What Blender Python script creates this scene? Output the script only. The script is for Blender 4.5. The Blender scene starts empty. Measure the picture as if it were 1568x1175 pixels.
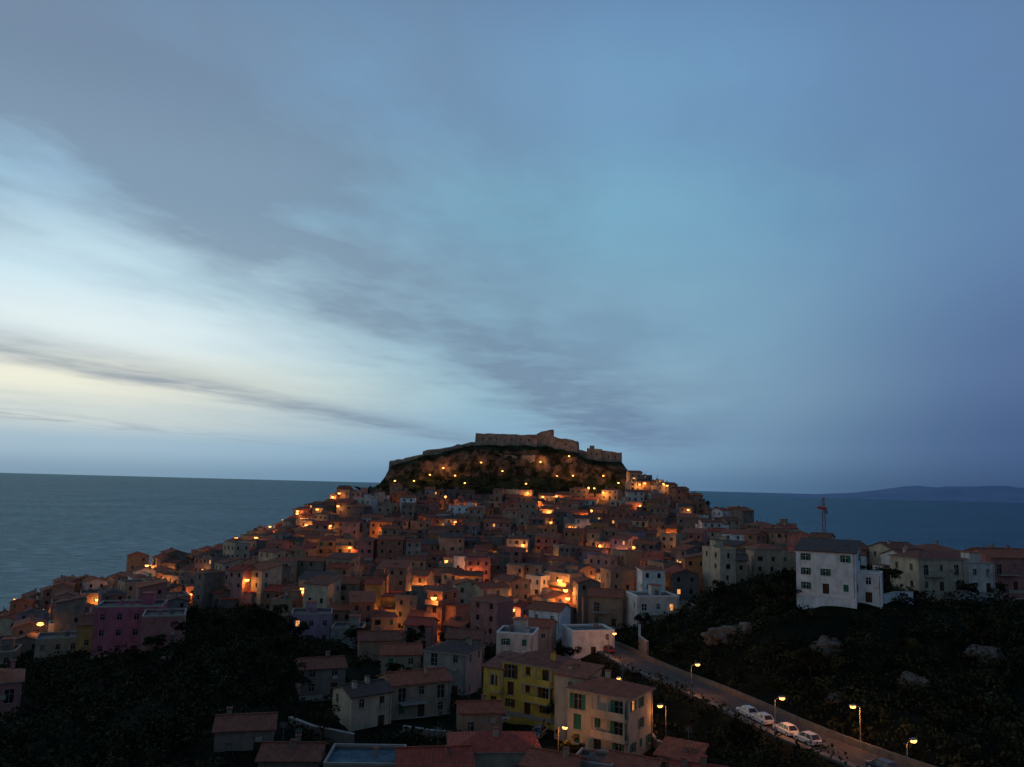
import bpy, math, random
import numpy as np
from mathutils import Vector, Matrix, noise
R = random.Random(7)
sc = bpy.context.scene
sc.view_settings.view_transform = 'Standard'
sc.view_settings.look = 'None'
sc.view_settings.exposure = 0

def link(o, parent=None):
    sc.collection.objects.link(o)
    if parent is not None: o.parent = parent
    return o
def s2l(c):
    return tuple(((v/255)/12.92 if v/255 <= 0.04045 else ((v/255+0.055)/1.055)**2.4) for v in c)

# ------------------------------------------------------------------ materials
def mat(name, col, rough=0.85, var=0.25, scale=0.6, spec=0.2, bump=0.0, bscale=8, emit=None, estr=0, metal=0, streak=False):
    m = bpy.data.materials.new(name); m.use_nodes = True
    nt = m.node_tree; b = nt.nodes['Principled BSDF']
    b.inputs['Roughness'].default_value = rough
    b.inputs['Specular IOR Level'].default_value = spec
    b.inputs['Metallic'].default_value = metal
    tc = nt.nodes.new('ShaderNodeTexCoord')
    n = nt.nodes.new('ShaderNodeTexNoise'); n.inputs['Scale'].default_value = scale
    n.inputs['Detail'].default_value = 6; n.inputs['Roughness'].default_value = 0.65
    if streak:
        mp = nt.nodes.new('ShaderNodeMapping'); mp.inputs['Scale'].default_value = (1.0, 1.0, 0.6)
        nt.links.new(tc.outputs['Object'], mp.inputs[0]); nt.links.new(mp.outputs[0], n.inputs['Vector'])
    else:
        nt.links.new(tc.outputs['Object'], n.inputs['Vector'])
    r = nt.nodes.new('ShaderNodeValToRGB')
    r.color_ramp.elements[0].position = 0.3; r.color_ramp.elements[1].position = 0.7
    lo = tuple(max(0, c*(1-var)) for c in col); hi = tuple(min(1, c*(1+var*0.5)) for c in col)
    r.color_ramp.elements[0].color = (*lo, 1); r.color_ramp.elements[1].color = (*hi, 1)
    nt.links.new(n.outputs['Fac'], r.inputs[0]); nt.links.new(r.outputs[0], b.inputs['Base Color'])
    if bump:
        bn = nt.nodes.new('ShaderNodeTexNoise'); bn.inputs['Scale'].default_value = bscale; bn.inputs['Detail'].default_value = 5
        nt.links.new(tc.outputs['Object'], bn.inputs['Vector'])
        bp = nt.nodes.new('ShaderNodeBump'); bp.inputs['Strength'].default_value = bump; bp.inputs['Distance'].default_value = 0.3
        nt.links.new(bn.outputs['Fac'], bp.inputs['Height']); nt.links.new(bp.outputs[0], b.inputs['Normal'])
    if emit:
        b.inputs['Emission Color'].default_value = (*emit, 1); b.inputs['Emission Strength'].default_value = estr
    return m

WALLC = dict(white=(.72,.72,.71), cream=(.48,.39,.28), beige=(.38,.28,.20), tan=(.32,.22,.15), pink=(.46,.24,.20),
             rose=(.39,.17,.15), ochre=(.41,.26,.09), yellow=(.62,.40,.07), grey=(.29,.265,.245), stone=(.23,.185,.15),
             brick=(.30,.145,.10), orange=(.47,.22,.105), lilac=(.34,.23,.29), offwhite=(.56,.52,.47), dkgrey=(.145,.13,.125),
             magenta=(.44,.13,.18))
WM = {k: mat('plaster_'+k, c, var=0.35, scale=0.8, bump=0.15, streak=True) for k, c in WALLC.items()}

def roofmat(name, col):
    m = bpy.data.materials.new(name); m.use_nodes = True; nt = m.node_tree; b = nt.nodes['Principled BSDF']
    b.inputs['Roughness'].default_value = .85; b.inputs['Specular IOR Level'].default_value = .15
    tc = nt.nodes.new('ShaderNodeTexCoord')
    w = nt.nodes.new('ShaderNodeTexWave'); w.bands_direction = 'X'; w.inputs['Scale'].default_value = 1.1
    w.inputs['Distortion'].default_value = .4
    n = nt.nodes.new('ShaderNodeTexNoise'); n.inputs['Scale'].default_value = 1.3; n.inputs['Detail'].default_value = 8; n.inputs['Roughness'].default_value = .75
    for q in (w, n): nt.links.new(tc.outputs['Object'], q.inputs['Vector'])
    r = nt.nodes.new('ShaderNodeValToRGB'); r.color_ramp.elements[0].position = .3; r.color_ramp.elements[1].position = .72
    r.color_ramp.elements[0].color = (*[c*.45 for c in col], 1); r.color_ramp.elements[1].color = (*[c*1.25 for c in col], 1)
    mx = nt.nodes.new('ShaderNodeMath'); mx.operation = 'MULTIPLY_ADD'; mx.inputs[1].default_value = .16
    nt.links.new(w.outputs['Fac'], mx.inputs[0]); nt.links.new(n.outputs['Fac'], mx.inputs[2])
    sb = nt.nodes.new('ShaderNodeMath'); sb.operation = 'SUBTRACT'; sb.inputs[1].default_value = .07
    nt.links.new(mx.outputs[0], sb.inputs[0]); nt.links.new(sb.outputs[0], r.inputs[0])
    nt.links.new(r.outputs[0], b.inputs['Base Color'])
    bp = nt.nodes.new('ShaderNodeBump'); bp.inputs['Strength'].default_value = .7; bp.inputs['Distance'].default_value = .12
    nt.links.new(w.outputs['Fac'], bp.inputs['Height']); nt.links.new(bp.outputs[0], b.inputs['Normal'])
    return m
RM = [roofmat('terracotta_tiles', (.37,.115,.065)), roofmat('old_tiles', (.25,.095,.062)), roofmat('dark_tiles', (.12,.08,.07)), roofmat('red_tiles', (.40,.085,.055))]
FLAT = mat('flat_roof', (.17,.14,.13), var=.5, scale=.5)
FLATB = mat('flat_roof_blue', (.09,.15,.19), var=.6, scale=.7)
GLASS = mat('window_glass', (.02,.022,.028), rough=.15, spec=.5, var=.3)
LIT = mat('lit_window', (.8,.5,.2), emit=(1,.42,.12), estr=.9)
TRIM = mat('trim', (.36,.31,.26), var=.2)
WTRIM = mat('white_trim', (.7,.7,.68), var=.15)
SHUT = [mat('shutter_green', (.03,.15,.09), var=.2), mat('shutter_brown', (.08,.04,.025), var=.2), mat('shutter_grey', (.18,.17,.16), var=.2)]
DOOR = mat('door_wood', (.07,.04,.025), var=.3)
METAL = mat('galvanised_metal', (.18,.18,.19), rough=.5, var=.2)

# ------------------------------------------------------------------ mesh builder
class MB:
    def __init__(s): s.v=[]; s.f=[]; s.m=[]
    def quad(s, a, b, c, d, m=0):
        i=len(s.v); s.v += [tuple(a),tuple(b),tuple(c),tuple(d)]; s.f.append((i,i+1,i+2,i+3)); s.m.append(m)
    def tri(s, a, b, c, m=0):
        i=len(s.v); s.v += [tuple(a),tuple(b),tuple(c)]; s.f.append((i,i+1,i+2)); s.m.append(m)
    def hexa(s, p, m=0):
        s.quad(p[3],p[2],p[1],p[0],m); s.quad(p[4],p[5],p[6],p[7],m)
        for k in range(4):
            j=(k+1)%4; s.quad(p[k],p[j],p[4+j],p[4+k],m)
    def box(s, x0,x1,y0,y1,z0,z1,m=0):
        s.hexa([(x0,y0,z0),(x1,y0,z0),(x1,y1,z0),(x0,y1,z0),(x0,y0,z1),(x1,y0,z1),(x1,y1,z1),(x0,y1,z1)],m)
    def beam(s, a, b, t, m=0, t2=None):
        a=Vector(a); b=Vector(b); d=(b-a).normalized(); t2=t if t2 is None else t2
        up=Vector((0,0,1)) if abs(d.z)<.95 else Vector((1,0,0))
        x=d.cross(up).normalized(); y=x.cross(d).normalized()
        lo=[a+x*i*t/2+y*j*t/2 for i,j in ((-1,-1),(1,-1),(1,1),(-1,1))]
        hi=[b+x*i*t2/2+y*j*t2/2 for i,j in ((-1,-1),(1,-1),(1,1),(-1,1))]
        s.hexa(lo+hi,m)
    def cyl(s, a, b, r0, r1, n=8, m=0):
        a=Vector(a); b=Vector(b); d=(b-a).normalized()
        up=Vector((0,0,1)) if abs(d.z)<.95 else Vector((1,0,0))
        x=d.cross(up).normalized(); y=x.cross(d).normalized()
        i0=len(s.v)
        for k in range(n):
            c,si=math.cos(2*math.pi*k/n),math.sin(2*math.pi*k/n)
            s.v.append(tuple(a+(x*c+y*si)*r0)); s.v.append(tuple(b+(x*c+y*si)*r1))
        for k in range(n):
            j=(k+1)%n; s.f.append((i0+2*k,i0+2*k+1,i0+2*j+1,i0+2*j)); s.m.append(m)
        s.f.append(tuple(i0+2*k for k in range(n))); s.m.append(m)
        s.f.append(tuple(i0+2*k+1 for k in reversed(range(n)))); s.m.append(m)
    def mesh(s, name, mats, smooth=False):
        me=bpy.data.meshes.new(name); me.from_pydata(s.v,[],s.f)
        for x in mats: me.materials.append(x)
        me.polygons.foreach_set('material_index', s.m)
        if smooth: me.polygons.foreach_set('use_smooth',[True]*len(s.f))
        me.update(); return me
    def obj(s, name, mats, loc=(0,0,0), rz=0, parent=None, smooth=False):
        o=bpy.data.objects.new(name, s.mesh(name,mats,smooth)); o.location=loc; o.rotation_euler=(0,0,rz)
        return link(o,parent)

# ------------------------------------------------------------------ terrain (metres, sea level z=0)
CP = np.array([
 (-188,300,14),(-168,320,26),(-141,350,36),(-113,390,50),(-98,420,60),(-74,440,68),
 (-222,330,-4),(-205,370,-6),(-180,410,-4),(-160,450,0),(-140,500,4),(-110,560,0),(0,610,-4),
 (0,438,72),(-40,436,71),(40,436,72),(0,392,57.5),(0,335,46.5),(0,280,40.5),(0,230,38),(0,182,38.5),(0,145,39),(0,110,39.5),(0,85,40),
 (-76,330,45),(-63,275,39.5),(-49,215,37),(-113,290,36),(-90,222,36),(-107,205,33),(-76,172,38.5),(-158,250,20),(-80,128,37),
 (-50,158,44),(-51,112,42),(-34,116,41),(-28,180,38),(-110,120,34),(-155,180,16),(-205,200,-4),(-240,140,-8),
 (-100,360,48),(-40,380,55),(-60,400,61),(50,390,57),(60,335,50),(60,280,47),(28,240,41),
 (72,440,76),(82,440,75),(92,430,71),(105,408,62),(115,388,57),(121,358,52),(110,310,50),(90,270,50),
 (140,480,38),(165,430,22),(200,400,4),(230,370,-5),(150,560,-3),(0,470,75),(-60,480,70),(60,480,72),
 (85,230,53.5),(59,148,56),(82,168,55.5),(108,172,53),(115,205,54.5),(150,230,52),(160,290,30),(200,280,22),(250,300,-4),(160,170,48),(200,220,38),
 (49,220,46),(35,192,43.5),(20,172,41.5),(46,178,53),(34,163,44.5),(47,142,52.5),(70,140,53.5),(51,126,46.5),(69,120,48),(56,95,44.8),(100,110,50),(100,145,53),
 (24,165,42),(26,150,42.6),(30.5,138,43.1),(34,127,43.5),(37,114,43.8),(41.5,102,44),(48,88,44.5),(27,112,41),(18,120,40.3),(15,95,40),
 (0,0,71),(0,35,56),(0,62,43),(60,0,70),(-60,0,68),(60,40,56),(-60,40,54),(-60,75,42),(60,72,45),(120,50,55),(-120,50,40),(0,-60,75),(150,-40,75),(-150,-40,50),
 (-310,300,-12),(-310,80,-12),(-280,-50,-12),(300,520,-12),(0,720,-14),(-170,660,-12),(220,660,-12),(360,300,-12),(400,150,-10),(400,-50,0),(-260,500,-12),(-250,420,-10),(300,200,5)],dtype=float)
def fitrbf():
    n=len(CP); P=CP[:,:2]/100
    D=np.linalg.norm(P[:,None]-P[None],axis=2)
    A=np.zeros((n+1,n+1)); A[:n,:n]=-D; A[:n,n]=1; A[n,:n]=1
    return np.linalg.solve(A,np.append(CP[:,2],0))
WT=fitrbf()
ROAD=[(-4,206,40.5),(8,196,41),(17,184,41.6),(22,170,42),(25,156,42.5),(28,144,43),(31.5,134,43.3),(35,122,43.6),(38.2,110,43.9),(42,100,44.1),(47,89,44.5),(54,77,45),(63,64,46)]
def densify(pts,step=1.5):
    out=[]
    n=len(pts)
    for i in range(n-1):
        p0=Vector(pts[max(i-1,0)]);p1=Vector(pts[i]);p2=Vector(pts[i+1]);p3=Vector(pts[min(i+2,n-1)])
        k=max(2,int((p2-p1).length/step))
        for j in range(k):
            t=j/k; out.append(.5*((2*p1)+(p2-p0)*t+(2*p0-5*p1+4*p2-p3)*t*t+(3*p1-p0-3*p2+p3)*t**3))
    out.append(Vector(pts[-1])); return out
RD=densify(ROAD); RDA=np.array([tuple(p) for p in RD])
def Hn(X,Y):
    P=np.stack([X,Y],-1)/100; z=np.full(X.shape,WT[-1])
    for i in range(len(CP)):
        z-= WT[i]*np.hypot(P[...,0]-CP[i,0]/100,P[...,1]-CP[i,1]/100)
    d=np.full(X.shape,1e9); zr=np.zeros(X.shape)
    for p in RDA:
        q=np.hypot(X-p[0],Y-p[1]); mk=q<d; d=np.where(mk,q,d); zr=np.where(mk,p[2],zr)
    t=np.clip((d-4.6)/5,0,1); t=t*t*(3-2*t)
    return (zr-.1)*(1-t)+z*t, d
def H(x,y):
    x=float(x); y=float(y)
    z=WT[-1]-float(np.dot(WT[:-1],np.hypot(x/100-CP[:,0]/100,y/100-CP[:,1]/100)))
    dd=np.hypot(RDA[:,0]-x,RDA[:,1]-y); i=int(dd.argmin()); t=min(1,max(0,(dd[i]-4.6)/5)); t=t*t*(3-2*t)
    return float((RDA[i,2]-.1)*(1-t)+z*t)

TOWN=[(-190,292),(-172,318),(-145,350),(-117,390),(-102,418),(-82,440),(-60,430),(0,428),(60,430),(72,446),(96,436),(110,412),(121,386),(128,358),(122,320),(118,280),(112,245),(75,238),(62,215),(45,208),(30,205),(8,200),(-6,180),(-16,172),(-24,192),(-38,196),(-54,212),(-74,242),(-90,236),(-100,205),(-112,200),(-150,232),(-180,262)]
def inside(x,y,poly):
    c=False; n=len(poly)
    for i in range(n):
        x1,y1=poly[i]; x2,y2=poly[(i+1)%n]
        if (y1>y)!=(y2>y) and x < (x2-x1)*(y-y1)/(y2-y1)+x1: c=not c
    return c
def inside_n(X,Y,poly):
    c=np.zeros(X.shape,bool); n=len(poly)
    for i in range(n):
        x1,y1=poly[i]; x2,y2=poly[(i+1)%n]
        if y1==y2: continue
        c ^= ((y1>Y)!=(y2>Y)) & (X < (x2-x1)*(Y-y1)/(y2-y1)+x1)
    return c

def grid_mesh(name,X,Y,Z,m,attr=None):
    ny,nx=X.shape
    v=np.stack([X,Y,Z],-1).reshape(-1,3)
    idx=np.arange(nx*ny).reshape(ny,nx)
    f=np.stack([idx[:-1,:-1],idx[:-1,1:],idx[1:,1:],idx[1:,:-1]],-1).reshape(-1,4)
    me=bpy.data.meshes.new(name); me.vertices.add(len(v)); me.vertices.foreach_set('co',v.ravel())
    me.loops.add(f.size); me.loops.foreach_set('vertex_index',f.ravel())
    me.polygons.add(len(f)); me.polygons.foreach_set('loop_start',np.arange(len(f))*4); me.polygons.foreach_set('loop_total',np.full(len(f),4))
    me.polygons.foreach_set('use_smooth',np.ones(len(f),bool))
    me.update(); me.validate()
    if attr is not None:
        a=me.attributes.new('town','FLOAT','POINT'); a.data.foreach_set('value',attr.ravel().astype(np.float32))
    me.materials.append(m)
    return link(bpy.data.objects.new(name,me))

gm=bpy.data.materials.new('ground_scrub'); gm.use_nodes=True; nt=gm.node_tree; b=nt.nodes['Principled BSDF']; b.inputs['Roughness'].default_value=.95; b.inputs['Specular IOR Level'].default_value=.05
tc=nt.nodes.new('ShaderNodeTexCoord'); n1=nt.nodes.new('ShaderNodeTexNoise'); n1.inputs['Scale'].default_value=.25; n1.inputs['Detail'].default_value=12; n1.inputs['Roughness'].default_value=.75
nt.links.new(tc.outputs['Object'],n1.inputs['Vector'])
r1=nt.nodes.new('ShaderNodeValToRGB'); r1.color_ramp.elements[0].position=.4; r1.color_ramp.elements[0].color=(.006,.009,.005,1)
r1.color_ramp.elements[1].position=.75; r1.color_ramp.elements[1].color=(.07,.05,.033,1); e=r1.color_ramp.elements.new(.57); e.color=(.012,.014,.007,1)
nt.links.new(n1.outputs['Fac'],r1.inputs[0])
r2=nt.nodes.new('ShaderNodeValToRGB'); r2.color_ramp.elements[0].color=(.04,.034,.03,1); r2.color_ramp.elements[1].color=(.13,.11,.09,1)
nt.links.new(n1.outputs['Fac'],r2.inputs[0])
at=nt.nodes.new('ShaderNodeAttribute'); at.attribute_name='town'
mx=nt.nodes.new('ShaderNodeMixRGB'); nt.links.new(at.outputs['Fac'],mx.inputs[0]); nt.links.new(r1.outputs[0],mx.inputs[1]); nt.links.new(r2.outputs[0],mx.inputs[2]); nt.links.new(mx.outputs[0],b.inputs['Base Color'])

xs=np.arange(-330,421,2.5); ys=np.arange(-62,725,2.5); X,Y=np.meshgrid(xs,ys)
Z,RDIST=Hn(X,Y)
NZ=np.array([noise.fractal(Vector((x/14,y/14,3)),1.0,2.0,4) for x,y in zip(X.ravel(),Y.ravel())]).reshape(X.shape)
tin=inside_n(X,Y,TOWN).astype(float)
wr=np.clip((RDIST-5)/6,0,1)
near=np.clip((np.hypot(X,Y)-30)/20,0,1)
Z=Z+NZ*1.5*wr*(1-tin)*near
grid_mesh('ground',X,Y,Z,gm,tin)

# ------------------------------------------------------------------ sea
sm=bpy.data.materials.new('sea_water'); sm.use_nodes=True; nt=sm.node_tree; nt.nodes.remove(nt.nodes['Principled BSDF'])
out=nt.nodes['Material Output']; tc=nt.nodes.new('ShaderNodeTexCoord'); mp=nt.nodes.new('ShaderNodeMapping'); mp.inputs['Scale'].default_value=(.03,.085,.1); mp.inputs['Rotation'].default_value=(0,0,.55)
n1=nt.nodes.new('ShaderNodeTexNoise'); n1.inputs['Scale'].default_value=1.5; n1.inputs['Detail'].default_value=6; n1.inputs['Roughness'].default_value=.6
nt.links.new(tc.outputs['Object'],mp.inputs[0]); nt.links.new(mp.outputs[0],n1.inputs['Vector'])
bp=nt.nodes.new('ShaderNodeBump'); bp.inputs['Strength'].default_value=1; bp.inputs['Distance'].default_value=9; nt.links.new(n1.outputs['Fac'],bp.inputs['Height'])
df=nt.nodes.new('ShaderNodeBsdfDiffuse'); df.inputs[0].default_value=(.010,.028,.046,1)
gl=nt.nodes.new('ShaderNodeBsdfGlossy'); gl.inputs[0].default_value=(.47,.66,.76,1); gl.inputs['Roughness'].default_value=.2
n2=nt.nodes.new('ShaderNodeTexNoise'); n2.inputs['Scale'].default_value=.004; n2.inputs['Detail'].default_value=3
nt.links.new(tc.outputs['Object'],n2.inputs['Vector'])
mr=nt.nodes.new('ShaderNodeMapRange'); mr.inputs['To Min'].default_value=.10; mr.inputs['To Max'].default_value=.26; nt.links.new(n2.outputs['Fac'],mr.inputs[0])
mr2=nt.nodes.new('ShaderNodeMapRange'); mr2.inputs['From Min'].default_value=.3; mr2.inputs['From Max'].default_value=.7; mr2.inputs['To Min'].default_value=.04; mr2.inputs['To Max'].default_value=.26; nt.links.new(n1.outputs['Fac'],mr2.inputs[0])
ad=nt.nodes.new('ShaderNodeMath'); ad.operation='ADD'; nt.links.new(mr.outputs[0],ad.inputs[0]); nt.links.new(mr2.outputs[0],ad.inputs[1])
ms=nt.nodes.new('ShaderNodeMixShader'); nt.links.new(ad.outputs[0],ms.inputs[0]); nt.links.new(df.outputs[0],ms.inputs[1]); nt.links.new(gl.outputs[0],ms.inputs[2])
for q in (df,gl): nt.links.new(bp.outputs[0],q.inputs['Normal'])
nt.links.new(ms.outputs[0],out.inputs[0])
B=MB(); B.quad((-90000,-3000,0),(90000,-3000,0),(90000,90000,0),(-90000,90000,0)); B.obj('sea',[sm])

# distant coast
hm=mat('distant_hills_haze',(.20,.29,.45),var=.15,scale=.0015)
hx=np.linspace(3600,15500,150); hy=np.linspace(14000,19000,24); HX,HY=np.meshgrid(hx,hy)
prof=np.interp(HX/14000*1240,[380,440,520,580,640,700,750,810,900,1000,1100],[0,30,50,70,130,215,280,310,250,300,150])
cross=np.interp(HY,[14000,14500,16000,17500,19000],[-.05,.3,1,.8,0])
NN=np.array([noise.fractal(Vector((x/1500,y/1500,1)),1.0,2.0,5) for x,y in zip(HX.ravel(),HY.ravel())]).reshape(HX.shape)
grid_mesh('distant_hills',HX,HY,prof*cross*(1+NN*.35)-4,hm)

# ------------------------------------------------------------------ castle rock
def top_z(x): return float(np.interp(x,[-80,-73,-68,-49,-30,-19,16,38,44,64,70,76],[66,74,84.5,90,95,97.5,98,94.5,91,89.5,82,68]))
def rock(x,y):
    yb=434+(x/75)**2*5+noise.noise(Vector((x/9,2,0)))*3
    base=71
    s=(y-yb)/23
    if s<0: p=s*.5
    else:
        if s<.52:
            q=s/.52*5; st=math.floor(q); fr=q-st; p=(st+min(1,fr*2.2)**3)/5*.36
        elif s<.80: p=.36+(s-.52)/.28*.56
        else: p=min(1,.92+(s-.80)/.2*.08)
    p=min(p,1)
    bk=min(1,max(0,(530-y)/25))
    zt=top_z(x); z=base+(zt-base)*p
    nz=noise.fractal(Vector((x/6,y/6,z/8)),1.0,2.1,5)
    r2=abs(noise.noise(Vector((x/5.5,y/14,0))))
    k=math.sin(min(1,max(0,p))*math.pi)
    z+=nz*(.8+2.4*k)-r2*6.0*k*(p>.34)
    return z*bk+60*(1-bk)
xs=np.arange(-82,79,.8); ys=np.arange(424,535,.8); X,Y=np.meshgrid(xs,ys)
Z=np.array([rock(x,y) for x,y in zip(X.ravel(),Y.ravel())]).reshape(X.shape)
rm=bpy.data.materials.new('castle_rock'); rm.use_nodes=True; nt=rm.node_tree; b=nt.nodes['Principled BSDF']; b.inputs['Roughness'].default_value=.95; b.inputs['Specular IOR Level'].default_value=.1
tc=nt.nodes.new('ShaderNodeTexCoord'); n1=nt.nodes.new('ShaderNodeTexNoise'); n1.inputs['Scale'].default_value=.16; n1.inputs['Detail'].default_value=12; n1.inputs['Roughness'].default_value=.68
nt.links.new(tc.outputs['Object'],n1.inputs['Vector'])
r1=nt.nodes.new('ShaderNodeValToRGB'); r1.color_ramp.elements[0].position=.42; r1.color_ramp.elements[0].color=(.022,.02,.012,1); r1.color_ramp.elements[1].position=.66; r1.color_ramp.elements[1].color=(.26,.16,.105,1)
nt.links.new(n1.outputs['Fac'],r1.inputs[0])
r2=nt.nodes.new('ShaderNodeValToRGB'); r2.color_ramp.elements[0].position=.38; r2.color_ramp.elements[0].color=(.010,.016,.006,1); r2.color_ramp.elements[1].position=.7; r2.color_ramp.elements[1].color=(.05,.055,.024,1)
nt.links.new(n1.outputs['Fac'],r2.inputs[0])
ge=nt.nodes.new('ShaderNodeNewGeometry'); sx=nt.nodes.new('ShaderNodeSeparateXYZ'); nt.links.new(ge.outputs['Normal'],sx.inputs[0])
mr=nt.nodes.new('ShaderNodeMapRange'); mr.inputs['From Min'].default_value=.42; mr.inputs['From Max'].default_value=.66; nt.links.new(sx.outputs['Z'],mr.inputs[0])
mx=nt.nodes.new('ShaderNodeMixRGB'); nt.links.new(mr.outputs[0],mx.inputs[0]); nt.links.new(r1.outputs[0],mx.inputs[1]); nt.links.new(r2.outputs[0],mx.inputs[2]); nt.links.new(mx.outputs[0],b.inputs['Base Color'])
grid_mesh('castle_rock',X,Y,Z,rm)

# castle
SM=mat('castle_stone',(.36,.265,.20),var=.6,scale=.45,bump=.5,bscale=2)
castle=link(bpy.data.objects.new('castle',None)); castle.location=(0,455,95)
def wallpart(name,pts,zb,batter=.6,win=0,ragged=0):
    """pts: closed ring of (x,y,ztop), counter-clockwise seen from above"""
    B=MB()
    P2=[]; n=len(pts)
    for i in range(n):
        a=Vector(pts[i]); c=Vector(pts[(i+1)%n]); L=(c-a).length; k=max(1,int(L/2.2)) if ragged else 1
        for q in range(k):
            v=a+(c-a)*(q/k); v.z+= noise.noise(Vector((v.x*.7,v.y*.7,4)))*ragged + (R.choice((0,0,.0,-.5)) if ragged else 0); P2.append(v)
    n2=len(P2); cx=sum(p.x for p in P2)/n2; cy=sum(p.y for p in P2)/n2
    top=[]; bot=[]
    for p in P2:
        v=Vector((p.x-cx,p.y-cy)); v=v/max(v.length,.1)
        top.append(Vector((p.x,p.y-455,p.z-95))); bot.append(Vector((p.x+v.x*batter,p.y+v.y*batter-455,zb-95)))
    for i in range(n2):
        j=(i+1)%n2; B.quad(bot[i],bot[j],top[j],top[i])
        B.tri(top[i]-Vector((0,0,.01)),top[j]-Vector((0,0,.01)),(cx,cy-455,sum(p.z for p in P2)/n2-95.6))
    for i in range(n):
        a=Vector(pts[i])-Vector((0,455,95)); c=Vector(pts[(i+1)%n])-Vector((0,455,95)); d=c-a; L=d.length
        nr=Vector((d.y,-d.x,0)).normalized()
        if L>5 and nr.y<-.2:
            B.beam(a+nr*.12-Vector((0,0,1.5)),c+nr*.12-Vector((0,0,1.5)),.3)
            for w in range(win):
                m=a+d*((w+1)/(win+1))-Vector((0,0,3))
                B.beam(m-Vector((0,0,.7))+nr*.2,m+Vector((0,0,.5))+nr*.2,.6,1)
    return B.obj(name,[SM,GLASS],parent=castle)
wallpart('main_bastion',[(-20,460,104.3),(-4,457,103.9),(15,458,104.2),(16,480,104.2),(-20,482,104.4)],92,.8,3,.35)
wallpart('turret',[(15,459.5,105),(20,457.5,106.8),(24.6,458,107.2),(25,468,107),(16,469,104.8)],92,.5,0,.3)
wallpart('east_bastion',[(24.8,458.5,103.4),(38,461,101.3),(40,470,101.3),(25,480,103.4)],89,.9,1,.3)
wallpart('east_wall',[(39,463,97),(46,465,95),(46,467,95),(39,466,97)],86,.3,0,.2)
wallpart('west_curtain_wall',[(-69,462,87.2),(-62,460.5,88.6),(-50,459.5,91.2),(-48,462,91.2),(-67,466,87.2)],80,.5,0,.4)
wallpart('west_upper_wall',[(-50,461,93.2),(-35,460,96.2),(-28,460,98.2),(-20,461,99.2),(-20,464,99.2),(-48,464,93.2)],86,.4,0,.6)
wallpart('gatehouse',[(44,462,97.6),(52,459.5,96.9),(54,470,96.9),(45,472,97.6)],84,.3,2,.1)
wallpart('governor_house',[(52.5,461,96.2),(64,461.5,95.4),(65,472,95.4),(53,472,96.2)],82,.3,2,.2)
wallpart('bell_turret',[(46,464,99),(48.5,464,99),(48.5,467,99),(46,467,99)],90,.1)
wallpart('lower_wall',[(-10,452,92.5),(4,450,91.5),(14,451,92),(14,453,92),(-10,454,92.5)],82,.3,0,.5)

# ------------------------------------------------------------------ houses
def facade(B,o,u,w,zb,zt,wins,near,shut,trim=3,rec=.2):
    o=Vector(o); u=Vector(u); n=Vector((u.y,-u.x,0)); up=Vector((0,0,1))
    P=lambda x,z,d=0: o+u*x+up*z+n*d
    xs=sorted(set([0,w]+[q for a in wins for q in a[:2]])); zs=sorted(set([zb,zt]+[q for a in wins for q in a[2:4]]))
    for i in range(len(xs)-1):
        for j in range(len(zs)-1):
            cx=(xs[i]+xs[i+1])/2; cz=(zs[j]+zs[j+1])/2
            if any(a[0]<cx<a[1] and a[2]<cz<a[3] for a in wins): continue
            B.quad(P(xs[i],zs[j]),P(xs[i+1],zs[j]),P(xs[i+1],zs[j+1]),P(xs[i],zs[j+1]),0)
    def fb(x0,x1,z0,z1,d0,d1,m):
        B.hexa([P(x0,z0,d1),P(x1,z0,d1),P(x1,z0,d0),P(x0,z0,d0),P(x0,z1,d1),P(x1,z1,d1),P(x1,z1,d0),P(x0,z1,d0)],m)
    for a in wins:
        x0,x1,z0,z1,k=a
        m={'w':2,'l':6,'d':5,'s':4}[k]
        B.quad(P(x0,z0,-rec),P(x1,z0,-rec),P(x1,z1,-rec),P(x0,z1,-rec),m)
        B.quad(P(x0,z0),P(x0,z0,-rec),P(x0,z1,-rec),P(x0,z1),0); B.quad(P(x1,z0,-rec),P(x1,z0),P(x1,z1),P(x1,z1,-rec),0)
        B.quad(P(x0,z0),P(x1,z0),P(x1,z0,-rec),P(x0,z0,-rec),0); B.quad(P(x0,z1,-rec),P(x1,z1,-rec),P(x1,z1),P(x0,z1),0)
        if k!='d': fb(x0-.1,x1+.1,z0-.09,z0-.005,0.003,.12,trim)
        if near and k in 'wl':
            fb((x0+x1)/2-.035,(x0+x1)/2+.035,z0+.003,z1-.003,-rec+.005,-rec+.06,3)
            fb(x0+.003,x1-.003,z0+(z1-z0)*.62,z0+(z1-z0)*.62+.06,-rec+.007,-rec+.055,3)
        if shut and k in 'wl':
            sw=(x1-x0)*.48
            fb(x0-sw-.02,x0-.02,z0,z1,.01,.06,4); fb(x1+.02,x1+sw+.02,z0,z1,.01,.06,4)
    return fb

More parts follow.
